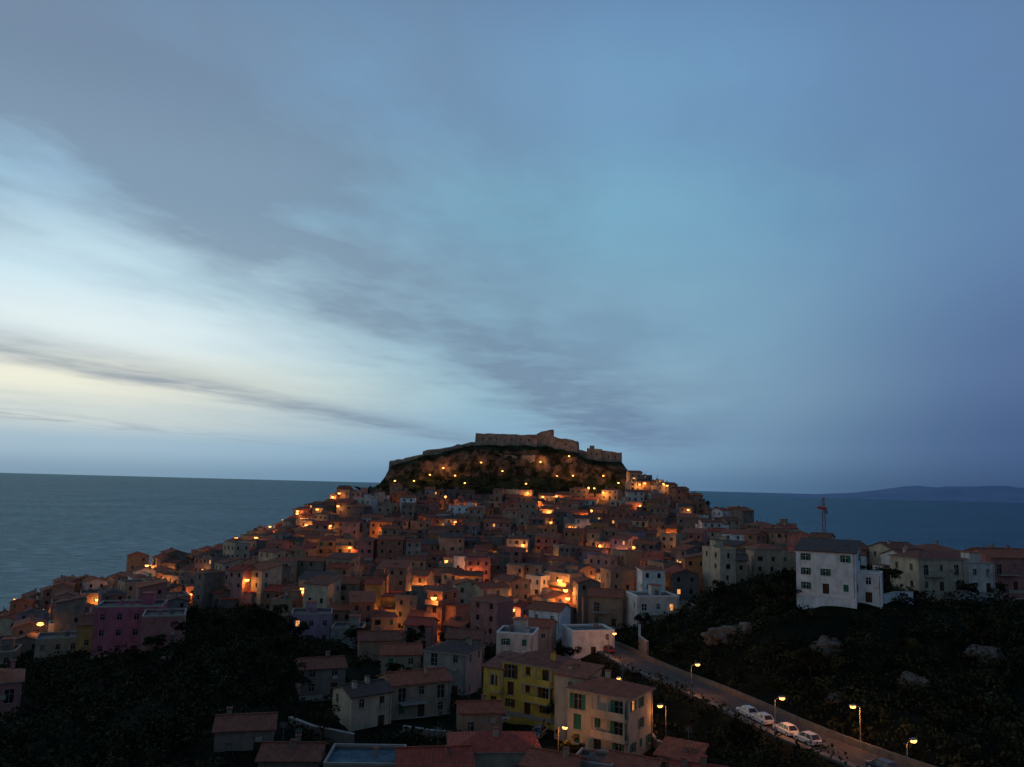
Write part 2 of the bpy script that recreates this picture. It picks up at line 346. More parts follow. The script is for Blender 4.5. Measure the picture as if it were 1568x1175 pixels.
def house(name,x,y,w,d,h,rz=0,wall='white',roof='gable',rm=0,z=None,near=False,shut=None,balc=0,seed=0,ww=.85,below=5,flatm=None,white=False,dens=3.0):
    r=random.Random(seed*7919+int(x*13)+int(y*7))
    B=MB(); nfl=max(1,round(h/2.85)); fh=h/nfl
    def mkw(width,front):
        nc=max(1,int(width/dens)); out=[]
        cw=width/nc
        for i in range(nfl):
            for j in range(nc):
                if r.random()<(.14 if front else .38): continue
                cx=cw*(j+.5)+(0 if near else r.uniform(-.2,.2)); z0=i*fh+.95; wh=1.2
                k='w'
                q=r.random()
                if q<.015: k='l'
                elif q<.35: k='s'
                hw=ww/2
                if i==0 and front and j==nc//2: out.append((cw*(j+.5)-.55,cw*(j+.5)+.55,.02,2.1,'d')); continue
                if balc and front and i>0 and j%2==0: z0=i*fh+.12; wh=2.0; hw=.6
                if front and r.random()<.1 and not near: hw*=1.6
                out.append((cx-hw,cx+hw,z0,z0+wh,k))
        return out
    hw,hd=w/2,d/2
    flat=roof=='flat'; topz=h+(.55 if flat else 0)
    cf=[((-hw,-hd,0),(1,0,0),w,True),((hw,-hd,0),(0,1,0),d,False),((hw,hd,0),(-1,0,0),w,False),((-hw,hd,0),(0,-1,0),d,False)]
    for i,(o,u,wd,fr) in enumerate(cf):
        wn=mkw(wd,fr) if i!=2 else []
        fb=facade(B,o,u,wd,-below,topz,wn,near,(shut is not None) and (fr or near))
        if balc and fr:
            for fl in range(1,nfl):
                bx0,bx1=(.3,wd-.3) if balc==2 else (wd*.12,wd*.55)
                if balc==3 : bx0,bx1=wd*.45,wd-.1
                fb(bx0,bx1,fl*fh-.15,fl*fh,.003,1.2,3)
                if balc in (2,3):
                    fb(bx0,bx1,fl*fh+.003,fl*fh+.9,1.08,1.2,0)
                else:
                    fb(bx0,bx1,fl*fh+.9,fl*fh+.96,1.12,1.17,7)
                    nb=int((bx1-bx0)/.35)
                    for q in range(nb+1):
                        xx=bx0+.02+(bx1-bx0-.04)*q/nb; fb(xx-.015,xx+.015,fl*fh+.003,fl*fh+.897,1.13,1.16,7)
                if near and balc==3:
                    for xx in (bx0+.12,(bx0+bx1)/2,bx1-.12): fb(xx-.1,xx+.1,fl*fh+.903,(fl+1)*fh-.153,1.05,1.18,3)
        if near and i<2 :
            fb(wd-.35,wd-.27,0,h,.004,.09,7)
            fb(0,wd,-.3,.35,.002,.05,3)
            if i==0 and r.random()<.6: fb(wd*.7,wd*.7+.8,h*.62,h*.62+.55,.005,.35,3)
    ov=.35; tn=.32; th=.14
    if roof=='flat':
        zf=h-.02; B.quad((-hw+.01,-hd+.01,zf),(hw-.01,-hd+.01,zf),(hw-.01,hd-.01,zf),(-hw+.01,hd-.01,zf),8)
        t=.22; z1=topz
        for (a,b_,c,d_) in ((-hw-.04,hw+.04,-hd-.04,-hd+t),(-hw-.04,hw+.04,hd-t,hd+.04),(-hw-.04,-hw+t,-hd+t,hd-t),(hw-t,hw+.04,-hd+t,hd-t)):
            B.box(a,b_,c,d_,z1-.25,z1+.05,3 if near else 0)
        if r.random()<.5:
            a=r.uniform(-hw*.4,hw*.3); B.box(a,a+2.4,hd-3.1,hd-.6,zf+.002,zf+2.3,0); B.box(a-.15,a+2.55,hd-3.25,hd-.45,zf+2.303,zf+2.42,1)
        if r.random()<.4:
            a=r.uniform(-hw*.6,hw*.5); B.cyl((a,-.5,zf+.3),(a,-.5,zf+1.4),.5,.5,10,8)
    elif roof=='gable':
        rise=hd*tn; ez=h-ov*tn
        for s in (-1,1):
            e0=(-hw-ov,s*(hd+ov),ez+.02); e1=(hw+ov,s*(hd+ov),ez+.02); r0=(-hw-ov,0,h+rise+.02); r1=(hw+ov,0,h+rise+.02)
            up=lambda p:(p[0],p[1],p[2]+th)
            if s==-1: B.hexa([e0,e1,r1,r0,up(e0),up(e1),up(r1),up(r0)],1)
            else: B.hexa([r0,r1,e1,e0,up(r0),up(r1),up(e1),up(e0)],1)
            B.tri(*( [(-hw,hd,h),(-hw,-hd,h),(-hw,0,h+rise)] if s==-1 else [(hw,-hd,h),(hw,hd,h),(hw,0,h+rise)]),0)
        B.beam((-hw-ov,0,h+rise+th+.03),(hw+ov,0,h+rise+th+.03),.24,1)
    elif roof=='hip':
        rl=max(.3,hw-hd*.95) if w>=d else .3; rise=min(hw,hd)*tn; zz=h+.02
        E=[(-hw-ov,-hd-ov,zz-ov*tn),(hw+ov,-hd-ov,zz-ov*tn),(hw+ov,hd+ov,zz-ov*tn),(-hw-ov,hd+ov,zz-ov*tn)]
        U=[(p[0],p[1],p[2]+th) for p in E]; a=(-rl,0,h+rise+th); c=(rl,0,h+rise+th)
        B.quad(U[0],U[1],c,a,1); B.quad(U[2],U[3],a,c,1); B.tri(U[1],U[2],c,1); B.tri(U[3],U[0],a,1)
        for k in range(4): j=(k+1)%4; B.quad(E[k],E[j],U[j],U[k],3)
        B.quad(E[3],E[2],E[1],E[0],3)
    elif roof=='shed':
        rise=d*.2
        F=[(-hw-ov,-hd-ov,h+.02),(hw+ov,-hd-ov,h+.02),(hw+ov,hd+ov,h+.02+rise+ov*.3),(-hw-ov,hd+ov,h+.02+rise+ov*.3)]
        B.hexa(F+[(p[0],p[1],p[2]+th) for p in F],1)
        B.tri((hw,-hd,h),(hw,hd,h),(hw,hd,h+rise)); B.tri((-hw,hd,h),(-hw,-hd,h),(-hw,hd,h+rise)); B.quad((hw,hd,h),(-hw,hd,h),(-hw,hd,h+rise),(hw,hd,h+rise))
    for q in range(r.choice((0,1,1,2))):
        cx=r.uniform(-hw*.7,hw*.7); cy=r.uniform(-hd*.4,hd*.5); cz=h+(hd*tn*(1-abs(cy)/hd) if roof in('gable','hip') else .0)
        B.box(cx-.3,cx+.3,cy-.25,cy+.25,cz-.3,cz+1.0,0); B.box(cx-.38,cx+.38,cy-.33,cy+.33,cz+1.003,cz+1.12,1)
    for q in range(r.choice((0,0,1,1,2))):
        cx=r.uniform(-hw*.6,hw*.6); hh_=r.uniform(2.4,3.6); B.beam((cx,.3,h),(cx,.3,h+hh_),.05,7)
        for q in range(4): B.beam((cx-.45,.3,h+hh_-.1-q*.16),(cx+.45,.3,h+hh_-.1-q*.16),.03,7)
    if not near and r.random()<.45:
        sx_=r.choice((-1,1)); ww_=r.uniform(2.2,3.6); h2=h*r.uniform(.45,.75); x0=hw if sx_>0 else -hw-ww_
        B.box(x0+(.003 if sx_>0 else 0),x0+ww_-(.003 if sx_<0 else 0),-hd*.7,hd*.8,-below,h2,0); B.box(x0-.02+(.02 if sx_>0 else 0),x0+ww_+.15,-hd*.7-.15,hd*.8+.1,h2+.003,h2+.16,1)
    if z is None:
        z=H(x+math.sin(rz)*hd, y-math.cos(rz)*hd)
        z=max(z, H(x,y)-1.5)
    S=SHUT[shut] if shut is not None else SHUT[int(r.random()*3)]
    return B.obj(name,[WM[wall],RM[rm],GLASS,WTRIM if white else TRIM,S,DOOR,LIT,METAL,flatm or FLAT],loc=(x,y,z),rz=rz)

D=math.radians
NAMED=[]
def nh(*a,**k):
    k.setdefault('near',True); NAMED.append((a[1],a[2],max(a[3],a[4])/2)); return house(*a,**k)
HS=[]
# right-hand ridge
nh('white_villa',58.8,150,10,8.5,7.6,D(-28),'white','shed',2,z=57,white=True,balc=0,shut=0,seed=1)
nh('white_annex',65,147.2,4.2,4,5.0,D(-28),'white','flat',z=55.8,white=True,seed=2)
nh('beige_villa',86,168,11,8,6.6,D(15),'cream','hip',1,z=56,balc=1,seed=3)
nh('village_house',97,172,6,7,5.6,D(10),'offwhite','flat',z=55.5,seed=4)
nh('village_house',107,178,11,9,7,D(8),'rose','gable',0,z=55.5,seed=5,balc=1)
nh('village_house',121,186,12,9,7.5,D(20),'cream','flat',z=54.5,seed=6)
nh('village_house',73,184,8,8,6,D(-5),'offwhite','shed',1,z=54.5,seed=16)
for i,(x,y,w,h,c,rf) in enumerate([(77,236,14,5.6,'beige','flat'),(63,232,9,7,'beige','gable'),(54.5,211,4.6,11.0,'cream','flat'),(94,226,10,6,'tan','gable'),(104,220,9,6.6,'cream','gable'),(115,222,10,6.6,'grey','hip'),
        (127,216,10,6.6,'beige','gable'),(138,214,9,6.6,'orange','gable'),(87,212,8,5.6,'white','gable'),(98,200,9,6,'offwhite','gable'),(112,200,9,5.6,'lilac','shed'),(68,250,9,7,'grey','gable'),(130,198,9,6.6,'rose','hip'),(144,206,10,6.6,'brick','gable'),(81,258,9,7,'stone','hip'),(100,245,10,6,'tan','gable')]):
    nh('village_house',x,y,w,8,h,D(R.uniform(-20,20)),c,rf,R.choice((0,1,2)),seed=20+i,near=False)
# houses stepping down on the east shoulder of the castle rock
for i,(x,y,z,w,h,c,rf) in enumerate([(68,441,77.5,7,6,'beige','gable'),(74,444,77,6,5,'stone','flat'),(73,436,74,7,5,'tan','gable'),(80,440,75,6,4.6,'cream','flat'),(86,437,73,7,4.6,'stone','gable'),(80,431,71.5,7,5,'grey','flat'),(92,434,71.5,6,4,'beige','gable'),(88,428,69,7,4.5,'tan','gable'),(66,433,73.5,6,4.5,'cream','flat'),(98,427,68.5,6,3.8,'stone','gable')]):
    nh('shoulder_house',x,y,w,6.5,h,D(R.uniform(5,25)),c,rf,i%3,z=z,seed=80+i,near=False,dens=2.4); HS.append((x,y,w,6.5,h,.2))
NSH=len(HS)
# foreground
nh('yellow_apartment_house',5.6,130,9.2,7.6,7.6,D(-32),'yellow','hip',1,z=40.4,balc=3,shut=1,seed=30,dens=2.4)
nh('yellow_house_wing',0.0,132.5,4,6,6.2,D(-32),'yellow','shed',1,z=40.4,balc=3,seed=31)
nh('cream_apartment_house',14.6,114.5,9.2,7.4,7.9,D(-34),'cream','hip',0,z=39.9,balc=3,shut=0,seed=32,dens=2.4)
nh('cream_house_wing',10.6,119.3,5,4.5,8.6,D(-34),'cream','shed',0,z=39.9,seed=59)
nh('grey_stone_house',-9.0,146,8,7.5,7.4,D(-20),'grey','hip',2,z=38.9,balc=1,seed=33)
nh('green_shuttered_house',2.4,158,7,7,8.2,D(-10),'offwhite','flat',z=39,shut=0,seed=34,white=True)
nh('long_terrace_house',-14.0,130,9.5,6.5,5.2,D(28),'beige','gable',0,z=39.6,balc=1,seed=35)
nh('gabled_house',-20.8,123,6.5,6,5.2,D(38),'cream','gable',2,z=39.4,seed=36)
nh('red_roofed_house',-1.2,107,11,7.5,3.9,D(6),'cream','hip',3,z=38.7,seed=37)
nh('tiled_cottage',-25.5,103,7,6,3.8,D(4),'stone','gable',1,z=38.2,seed=38)
nh('blue_roofed_house',-16.5,102.5,9,7,3.7,D(2),'grey','flat',z=38.0,flatm=FLATB,seed=39,below=4)
nh('red_roofed_house',-8.2,101,8.5,7,4.2,D(10),'rose','gable',3,z=38.2,seed=40)
nh('tiled_cottage',6.4,101.5,6,6,4.2,D(-25),'beige','gable',0,z=38.0,seed=41)
nh('flat_roofed_cottage',11.5,103,5,5,3.6,D(-20),'grey','flat',z=38.3,seed=42)
nh('tiled_cottage',16,101.5,6,5,3.6,D(-28),'tan','gable',0,z=38.6,seed=64)
nh('tiled_cottage',23,98.5,6,5,2.8,D(-20),'stone','gable',3,z=39.6,seed=65)
nh('tiled_cottage',-33,108,7,6,3.6,D(14),'stone','gable',1,z=40.2,seed=66)
nh('low_garage',22.4,105.5,5,4.2,2.6,D(-30),'stone','shed',0,z=39.6,seed=43)
nh('tiled_cottage',-3.5,121,6,5,3.4,D(10),'tan','gable',0,z=39.6,seed=67)
nh('tiled_cottage',-30,136,7,6,4.4,D(22),'stone','gable',1,z=40.8,seed=68)
nh('village_house',-19,152,7,7,5.6,D(8),'beige','gable',0,z=38.9,seed=69)
nh('white_flat_house',22-5,171,9,7,4.8,D(14),'white','flat',z=41.0,white=True,seed=44)
nh('white_terraced_house',34,192,10,8,6.8,D(10),'offwhite','flat',z=43.5,white=True,balc=2,seed=45)
nh('terraced_wing',40.5,190,5,7,4.5,D(10),'cream','flat',z=44,seed=46)
nh('white_village_house',10,187,7.5,7,6.4,D(-25),'white','gable',0,z=41.2,white=True,seed=47)
nh('village_house',24,198,8,8,7,D(-10),'tan','gable',0,z=42.5,seed=48,balc=1)
nh('pink_apartment_house',-80.5,178,13,9,9.6,D(16),'magenta','flat',z=37.6,seed=49)
nh('pink_apartment_wing',-70.5,171,8,9,8.6,D(20),'rose','flat',z=38.0,seed=50)
nh('yellow_village_house',-93,190,8,8,8,D(20),'ochre','gable',1,z=33.5,seed=51)
nh('village_house',-103,192,9,8,6,D(25),'beige','flat',z=31.5,seed=52)
nh('lilac_house',-45,192,9,8,6.4,D(12),'lilac','flat',z=38,seed=53)
nh('village_house',-36,190,7,7,4.2,D(5),'grey','flat',z=37.6,seed=54)
nh('village_house',-79,128,9,8,6.5,D(30),'rose','hip',0,z=37.2,seed=55,balc=1)
nh('village_house',-88,136,9,8,6,D(25),'brick','gable',0,z=34.5,seed=56)
nh('village_house',-8,168,7,7,6,D(-5),'stone','gable',1,z=38.6,seed=57)
nh('village_house',-118,192,10,8,6,D(22),'stone','flat',z=28,seed=58)
nh('village_house',-26,170,8,7,5.4,D(12),'tan','gable',1,z=38,seed=62)
nh('village_house',7,172,6,6,7,D(-15),'beige','gable',0,z=39.5,seed=63)

# hill town, rows of houses following the contours
pal=['beige']*6+['tan']*6+['stone']*6+['grey']*3+['cream']*4+['offwhite']*2+['pink']*4+['rose']*3+['ochre']*2+['white']*1+['orange']*3+['brick']*5+['dkgrey']*5+['lilac']
r=50.0
def blocked(x,y,pad=4.2):
    for (a,b_,c) in NAMED:
        if math.hypot(x-a,y-b_)<c+pad: return True
    return float(np.min(np.hypot(RDA[:,0]-x,RDA[:,1]-y)))<7
while r<300:
    phi=-1.75; stepd=9.8 if r<170 else 11.2
    while phi<1.75:
        w=R.uniform(4,9.5); dd=R.uniform(5.5,7.5)
        sp=math.hypot(1.4*r*math.cos(phi),r*math.sin(phi))
        x=1.4*r*math.sin(phi)+R.uniform(-1,1); y=480-r*math.cos(phi)+R.uniform(-2.2,2.2)
        phi+=(w+R.choice((.05,.05,.05,1.0,2.4)))/sp
        if not inside(x,y,TOWN) or blocked(x,y): continue
        if R.random()<.05: continue
        h0=H(x,y)
        if h0<4: continue
        gx=H(x+4,y)-H(x-4,y)
        nx,ny=-gx+.12*math.sin(phi),-(H(x,y+4)-H(x,y-4))-.6
        ang=math.atan2(nx,-ny)+D(R.uniform(-16,16))
        nflr=R.choice((2,2,3,4)) if r>90 else R.choice((1,2,2))
        if y<300: nflr=R.choice((2,2,3,4))
        if y>405: nflr=R.choice((1,1,2))
        if x>85 and y>380: nflr=1
        if x<-85 and y>330: nflr=R.choice((1,2,2))
        hh=nflr*2.75+R.uniform(-.5,.9)
        c=R.choice(pal); rf=R.choice(('gable','gable','gable','gable','shed','hip','flat','flat'))
        house('town_house',x,y,w,dd,hh,ang,c,rf,R.choice((0,0,0,1,1,3,2)),seed=int(r*10),near=False,balc=(R.choice((1,2)) if R.random()<.12 else 0),white=(c=='white'),dens=2.5)
        HS.append((x,y,w,dd,hh,ang))
    r+=stepd
for (x,y,w,h,c,rf) in [(-20,388,17,8,'white','flat'),(84,338,13,8.5,'white','flat'),(5,428,15,4,'cream','flat'),(14,350,13,9,'orange','flat'),(-5,362,12,8,'pink','gable'),(-88,424,9,5,'stone','flat')]:
    house('town_house',x,y,w,9,h,D(R.uniform(-8,8)),c,rf,0,seed=int(x),white=True); HS.append((x,y,w,9,h,0))

# ------------------------------------------------------------------ road
asph=mat('asphalt',(.075,.064,.058),var=.45,scale=.5,bump=.2,bscale=10)
pave=mat('pavement_concrete',(.14,.13,.115),var=.3,scale=.8)
paint=mat('road_paint',(.20,.19,.17),var=.7,scale=1.5)
def nrm(i):
    a=RD[max(i-1,0)]; c=RD[min(i+1,len(RD)-1)]; t=(c-a); t.z=0; t.normalize(); return Vector((t.y,-t.x,0)),t
def ribbon(B,a,b_,dz,h=0,m=0,rng=None):
    for i in (rng or range(len(RD)-1)):
        n0,_=nrm(i); n1_,_=nrm(i+1); z=Vector((0,0,dz))
        p=[RD[i]+n0*a+z,RD[i]+n0*b_+z,RD[i+1]+n1_*b_+z,RD[i+1]+n1_*a+z]
        if h: 
            t=Vector((0,0,h)); B.hexa([p[0],p[3],p[2],p[1],p[0]+t,p[3]+t,p[2]+t,p[1]+t] if a<b_ else p+[q+t for q in p],m)
        else: B.quad(p[0],p[1],p[2],p[3],m) if a>b_ else B.quad(p[3],p[2],p[1],p[0],m)
B=MB(); ribbon(B,-2.8,2.8,.10); B.obj('road',[asph])
B=MB(); ribbon(B,-.06,.06,.104,rng=[i for i in range(len(RD)-1) if (i//2)%2==0]); ribbon(B,-2.6,-2.5,.104); ribbon(B,2.5,2.6,.104); B.obj('road_markings',[paint])
B=MB(); ribbon(B,2.8,3.9,-.3,.53); B.obj('pavement',[pave])
B=MB(); ribbon(B,-3.5,-3.2,-.6,1.4); B.obj('roadside_wall',[mat('old_wall',(.15,.13,.11),var=.4,scale=1)])
def wall(name,pts,h,t=.4,m=None):
    B=MB()
    for (a,c) in zip(pts[:-1],pts[1:]):
        za,zc=H(*a),H(*c); d=Vector((c[0]-a[0],c[1]-a[1],0)).normalized(); n=Vector((d.y,-d.x,0))*t/2
        A=Vector((*a,za)); C=Vector((*c,zc)); dn=Vector((0,0,-1)); up=Vector((0,0,h)); cp=Vector((0,0,h+.12))
        B.hexa([A+n+dn,C+n+dn,C-n+dn,A-n+dn,A+n+up,C+n+up,C-n+up,A-n+up]); n2=n*1.3; e=Vector((0,0,.003))
        B.hexa([A+n2+up+e,C+n2+up+e,C-n2+up+e,A-n2+up+e,A+n2+cp,C+n2+cp,C-n2+cp,A-n2+cp],1)
    return B.obj(name,[m or WM['grey'],TRIM])
wall('retaining_wall',[(28.0,163),(27.5,170),(28.5,176)],3.0,m=WM['stone'])
wall('white_garden_wall',[(67.5,147),(71,150),(75,152)],2.2,m=WM['white'])
wall('garden_wall',[(-14,118),(-10,117),(-7,117)],1.2,m=WM['stone'])
wall('garden_wall',[(24,109),(21,113),(20,119)],1.0,m=WM['beige'])
wall('garden_wall',[(78,158),(92,163),(104,168),(116,176)],1.2,m=WM['beige'])
wall('garden_wall',[(-30,118),(-26,115),(-20,113)],1.1,m=WM['stone'])

# ------------------------------------------------------------------ lamps
SOD=(1.0,.35,.07)
LM=mat('sodium_lamp_glass',(1,.6,.3),emit=(1,.40,.09),estr=4)
def ldata(name,P,rad=.25,col=SOD):
    l=bpy.data.lights.new(name,'POINT'); l.energy=P; l.color=col; l.shadow_soft_size=rad; return l
LD_road=ldata('sodium_light',520,.2); LDs=[ldata('sodium_light',p,.3) for p in (280,560,1150,1900)]
def lampmeshes(h,arm,s):
    B=MB(); B.cyl((0,0,-.5),(0,0,h),.08,.05,8); B.cyl((0,0,-.3),(0,0,.8),.12,.11,8)
    B.beam((0,0,h-.05),(0,-arm,h+.25),.07); B.box(-.16*s,.16*s,-arm-.55*s,-arm,h+.26,h+.36)
    L=MB(); n=8
    c=Vector((0,-arm-.28*s,h+.12)); rr=.2*s
    for i in range(4):
        t0=math.pi*i/4; t1=math.pi*(i+1)/4
        for k in range(n):
            a0=2*math.pi*k/n; a1=2*math.pi*(k+1)/n
            f=lambda t,a:(c.x+rr*math.sin(t)*math.cos(a),c.y+rr*1.4*math.sin(t)*math.sin(a),c.z-rr*.75*math.cos(t))
            L.quad(f(t0,a0),f(t0,a1),f(t1,a1),f(t1,a0))
    return B.mesh('pole',[METAL]),L.mesh('lantern',[LM]),c
P1=lampmeshes(4.6,.7,1.5); P2=lampmeshes(5.6,.6,3.0)
def lamp(x,y,z,rz,P,ld,name='street_lamp'):
    e=link(bpy.data.objects.new(name,None)); e.location=(x,y,z); e.rotation_euler=(0,0,rz)
    link(bpy.data.objects.new('pole',P[0]),e); link(bpy.data.objects.new('lantern',P[1]),e)
    l=link(bpy.data.objects.new('light',ld),e); l.location=P[2]+Vector((0,-.05,-.6))
def road_at(y): return min(range(len(RD)),key=lambda i:abs(RD[i].y-y))
for yy,side in ((161,4.2),(129,4.2),(109,4.2),(103,-3.9),(90,4.2)):
    i=road_at(yy); n0,t=nrm(i)
    q=RD[i]+n0*(side)
    lamp(q.x,q.y,RD[i].z+.1,math.atan2(-n0.x,n0.y)+(0 if side>0 else math.pi),P1,LD_road)
LDm=ldata('sodium_light',260,.2)
for (x,y) in ((12,147),(18.5,132),(22.5,116),(7.2,109)):
    lamp(x,y,H(x,y),R.uniform(-1,1),P1,LDm)
def wlmesh(s):
    B=MB(); B.beam((0,.0,.1),(0,-2.1,.35),.07); B.box(-.2,.2,-2.45,-1.85,.34,.44)
    L=MB(); L.hexa([(-.13*s,-2.15-.13*s,-.1*s),(.13*s,-2.15-.13*s,-.1*s),(.13*s,-2.15+.13*s,-.1*s),(-.13*s,-2.15+.13*s,-.1*s),(-.2*s,-2.15-.2*s,.33),(.2*s,-2.15-.2*s,.33),(.2*s,-2.15+.2*s,.33),(-.2*s,-2.15+.2*s,.33)])
    return B.mesh('bracket',[METAL]),L.mesh('lantern',[LM])
WL=wlmesh(2.7)
used=set()
def walllamp(k,ld):
    x,y,w,dd,hh,ang=HS[k]
    if k in used: return
    used.add(k)
    lx=R.choice((-1,1))*w*.3; fx=x+math.cos(ang)*lx+math.sin(ang)*dd/2; fy=y+math.sin(ang)*lx-math.cos(ang)*dd/2
    zz=max(H(x+math.sin(ang)*dd/2,y-math.cos(ang)*dd/2),H(x,y)-1.5)
    e=link(bpy.data.objects.new('wall_lantern',None)); e.location=(fx,fy,zz+hh*R.uniform(.65,.9)); e.rotation_euler=(0,0,ang)
    link(bpy.data.objects.new('bracket',WL[0]),e); link(bpy.data.objects.new('lantern',WL[1]),e)
    l=link(bpy.data.objects.new('light',ld),e); l.location=(0,-2.3,-.65)
for k in (0,2,3,5,6,8): walllamp(k,LDs[1])
SP=[(-201,425,2),(-248,400,1),(-260,395,2),(-282,385,2),(-245,365,2),(-253,345,2),(-219,395,1),(-205,378,1),(-161,405,2),(-153,342,2),(-197,298,3),(-108,232,3),(-56,235,3),(-52,258,2),
 (98,205,3),(174,285,3),(57,390,3),(63,340,2),(33,412,2),(90,388,2),(110,322,2),(166,312,2),(190,355,3),(215,350,3),(205,335,2),(37,432,1),(-7,430,1),(63,420,1),(130,420,2),(138,390,2),(142,430,1),
 (-423,300,3),(-330,335,2),(-298,335,2),(-390,275,2),(-596,255,2),(-290,250,2),(-104,205,2),(-11,235,3),(13,280,2),(-31,272,2),(166,432,2),(-80,350,1),(-132,212,2),(150,405,1),(178,300,2),(-340,385,1),(-310,360,1),(-170,420,1),(-120,410,1),(-60,400,1),(-70,375,1),(-20,300,2),(120,280,1),(200,420,1),(20,225,2),(-85,255,2),(-150,250,2),(60,230,2),(110,245,2)]
for bb,y,p in SP:
    x=bb*y/1000; k=min(range(len(HS)),key=lambda i:math.hypot(HS[i][0]-x,HS[i][1]-y)); walllamp(k,LDs[p])
for q in range(95):
    k=R.randrange(NSH,len(HS)); walllamp(k,LDs[R.choice((0,0,0,1,1))])
for q in range(26):
    k=R.randrange(NSH,len(HS)); x,y,w,dd,hh,ang=HS[k]
    px=x+math.cos(ang)*(w/2+1.0)+math.sin(ang)*(dd/2+1.5); py=y+math.sin(ang)*(w/2+1)-math.cos(ang)*(dd/2+1.5)
    lamp(px,py,H(px,py)+1.2,ang,P2,LDs[1])
B=MB(); B.box(-.35,.35,-.2,.2,.3,.8); B.cyl((0,0,-.6),(0,0,.3),.06,.06,6); FLB=B.mesh('housing',[METAL])
B=MB(); B.box(-.45,.45,.203,.3,.3,.9); B.box(-.4,.4,-.3,-.203,.3,.85); FLG=B.mesh('glass',[LM])
for (x,y,pw) in [(-63,446,450),(-52,442,300),(-44,447,900),(-37,450,700),(-30,446,450),(-16,449,250),(-24,437,300),(-4,447,200),(9,438,250),(17,450,850),(26,446,300),(35,447,900),(33,452,550),(46,439,650),(52,449,500),(60,446,800),(66,441,700),(70,448,500)]:
    zz=rock(x,y)
    e=link(bpy.data.objects.new('floodlight',None)); e.location=(x,y-1.0,max(zz,rock(x,y-1),rock(x,y-2))+.8)
    link(bpy.data.objects.new('housing',FLB),e); link(bpy.data.objects.new('glass',FLG),e)
    l=link(bpy.data.objects.new('light',ldata('flood',pw,.4,(1,.42,.13))),e); l.location=(0,-2.2,2.2)

# ------------------------------------------------------------------ cars
def carmesh():
    B=MB(); sec=[(-2.1,.42,.62,.72),(-2.0,.3,.80,.82),(-1.2,.25,.93,.86),(0,.25,.95,.87),(1.0,.25,.93,.87),(1.85,.3,.90,.84),(2.05,.42,.75,.74)]
    rings=[]
    for x,zb,zt,hw in sec: rings.append([(x,-hw,zb),(x,hw,zb),(x,hw,zt-.18),(x,hw-.1,zt),(x,-hw+.1,zt),(x,-hw,zt-.18)])
    for a,c in zip(rings[:-1],rings[1:]):
        for k in range(6): j=(k+1)%6; B.quad(a[k],a[j],c[j],c[k],0)
    for rg,fl in ((rings[0],1),(rings[-1],0)):
        i=len(B.v); B.v+=rg; B.f.append(tuple(range(i,i+6)) if not fl else tuple(reversed(range(i,i+6)))); B.m.append(0)
    lo=[(-1.15,-.76,.92),(1.75,-.76,.92),(1.75,.76,.92),(-1.15,.76,.92)]; hi=[(-.35,-.6,1.42),(1.25,-.6,1.42),(1.25,.6,1.42),(-.35,.6,1.42)]
    B.hexa(lo+hi,1); B.box(-.42,1.32,-.61,.61,1.423,1.47,0)
    for (a,c) in ((lo[0],hi[0]),(lo[1],hi[1]),(lo[2],hi[2]),(lo[3],hi[3]),((.4,-.765,.92),(.42,-.6,1.43)),((.4,.765,.92),(.42,.6,1.43))): B.beam(a,c,.09,0)
    for x in (-1.3,1.3):
        for s in (-1,1): B.cyl((x,s*.62,.32),(x,s*.89,.32),.32,.32,14,2); B.cyl((x,s*.885,.32),(x,s*.9,.32),.18,.17,10,3)
    for s in (-1,1):
        B.box(-2.12,-2.02,s*.55-.15,s*.55+.15,.58,.72,3); B.box(2.0,2.09,s*.6-.1,s*.6+.1,.6,.76,4); B.box(-.75,-.6,s*.9-.09,s*.9+.09,.93,1.05,0)
    return B
rub=mat('tyre_rubber',(.02,.02,.02)); chrome=mat('headlight_silver',(.6,.6,.6),rough=.3); tail=mat('tail_light',(.4,.02,.02),rough=.3)
cols={'w':(.55,.55,.54),'s':(.2,.2,.21),'r':(.25,.02,.02),'b':(.03,.035,.06)}
cmm={k:carmesh().mesh('parked_car',[mat('car_paint_'+k,c,rough=.35,spec=.5,var=.05),GLASS,rub,chrome,tail]) for k,c in cols.items()}
def car(x,y,z,rz,k):
    o=link(bpy.data.objects.new('parked_car',cmm[k])); o.location=(x,y,z); o.rotation_euler=(0,0,rz); o.scale=(.9,.9,.9)
for yy,k in ((118.2,'w'),(114.4,'w'),(109.4,'w'),(105.6,'w'),(95,'b'),(90.8,'b'),(168,'r')):
    i=road_at(yy); n0,t=nrm(i); q=RD[i]+n0*(1.75)+t*(RD[i].y-yy); car(q.x,q.y,RD[i].z+.1,math.atan2(t.y,t.x),k)
for (x,y,k,a) in ((-1,126,'w',.3),(5,119,'s',1.2),(11,136,'b',.5),(88,158,'s',.4),(93,159.5,'s',.3)):
    car(x,y,H(x,y)+.35,a,k)

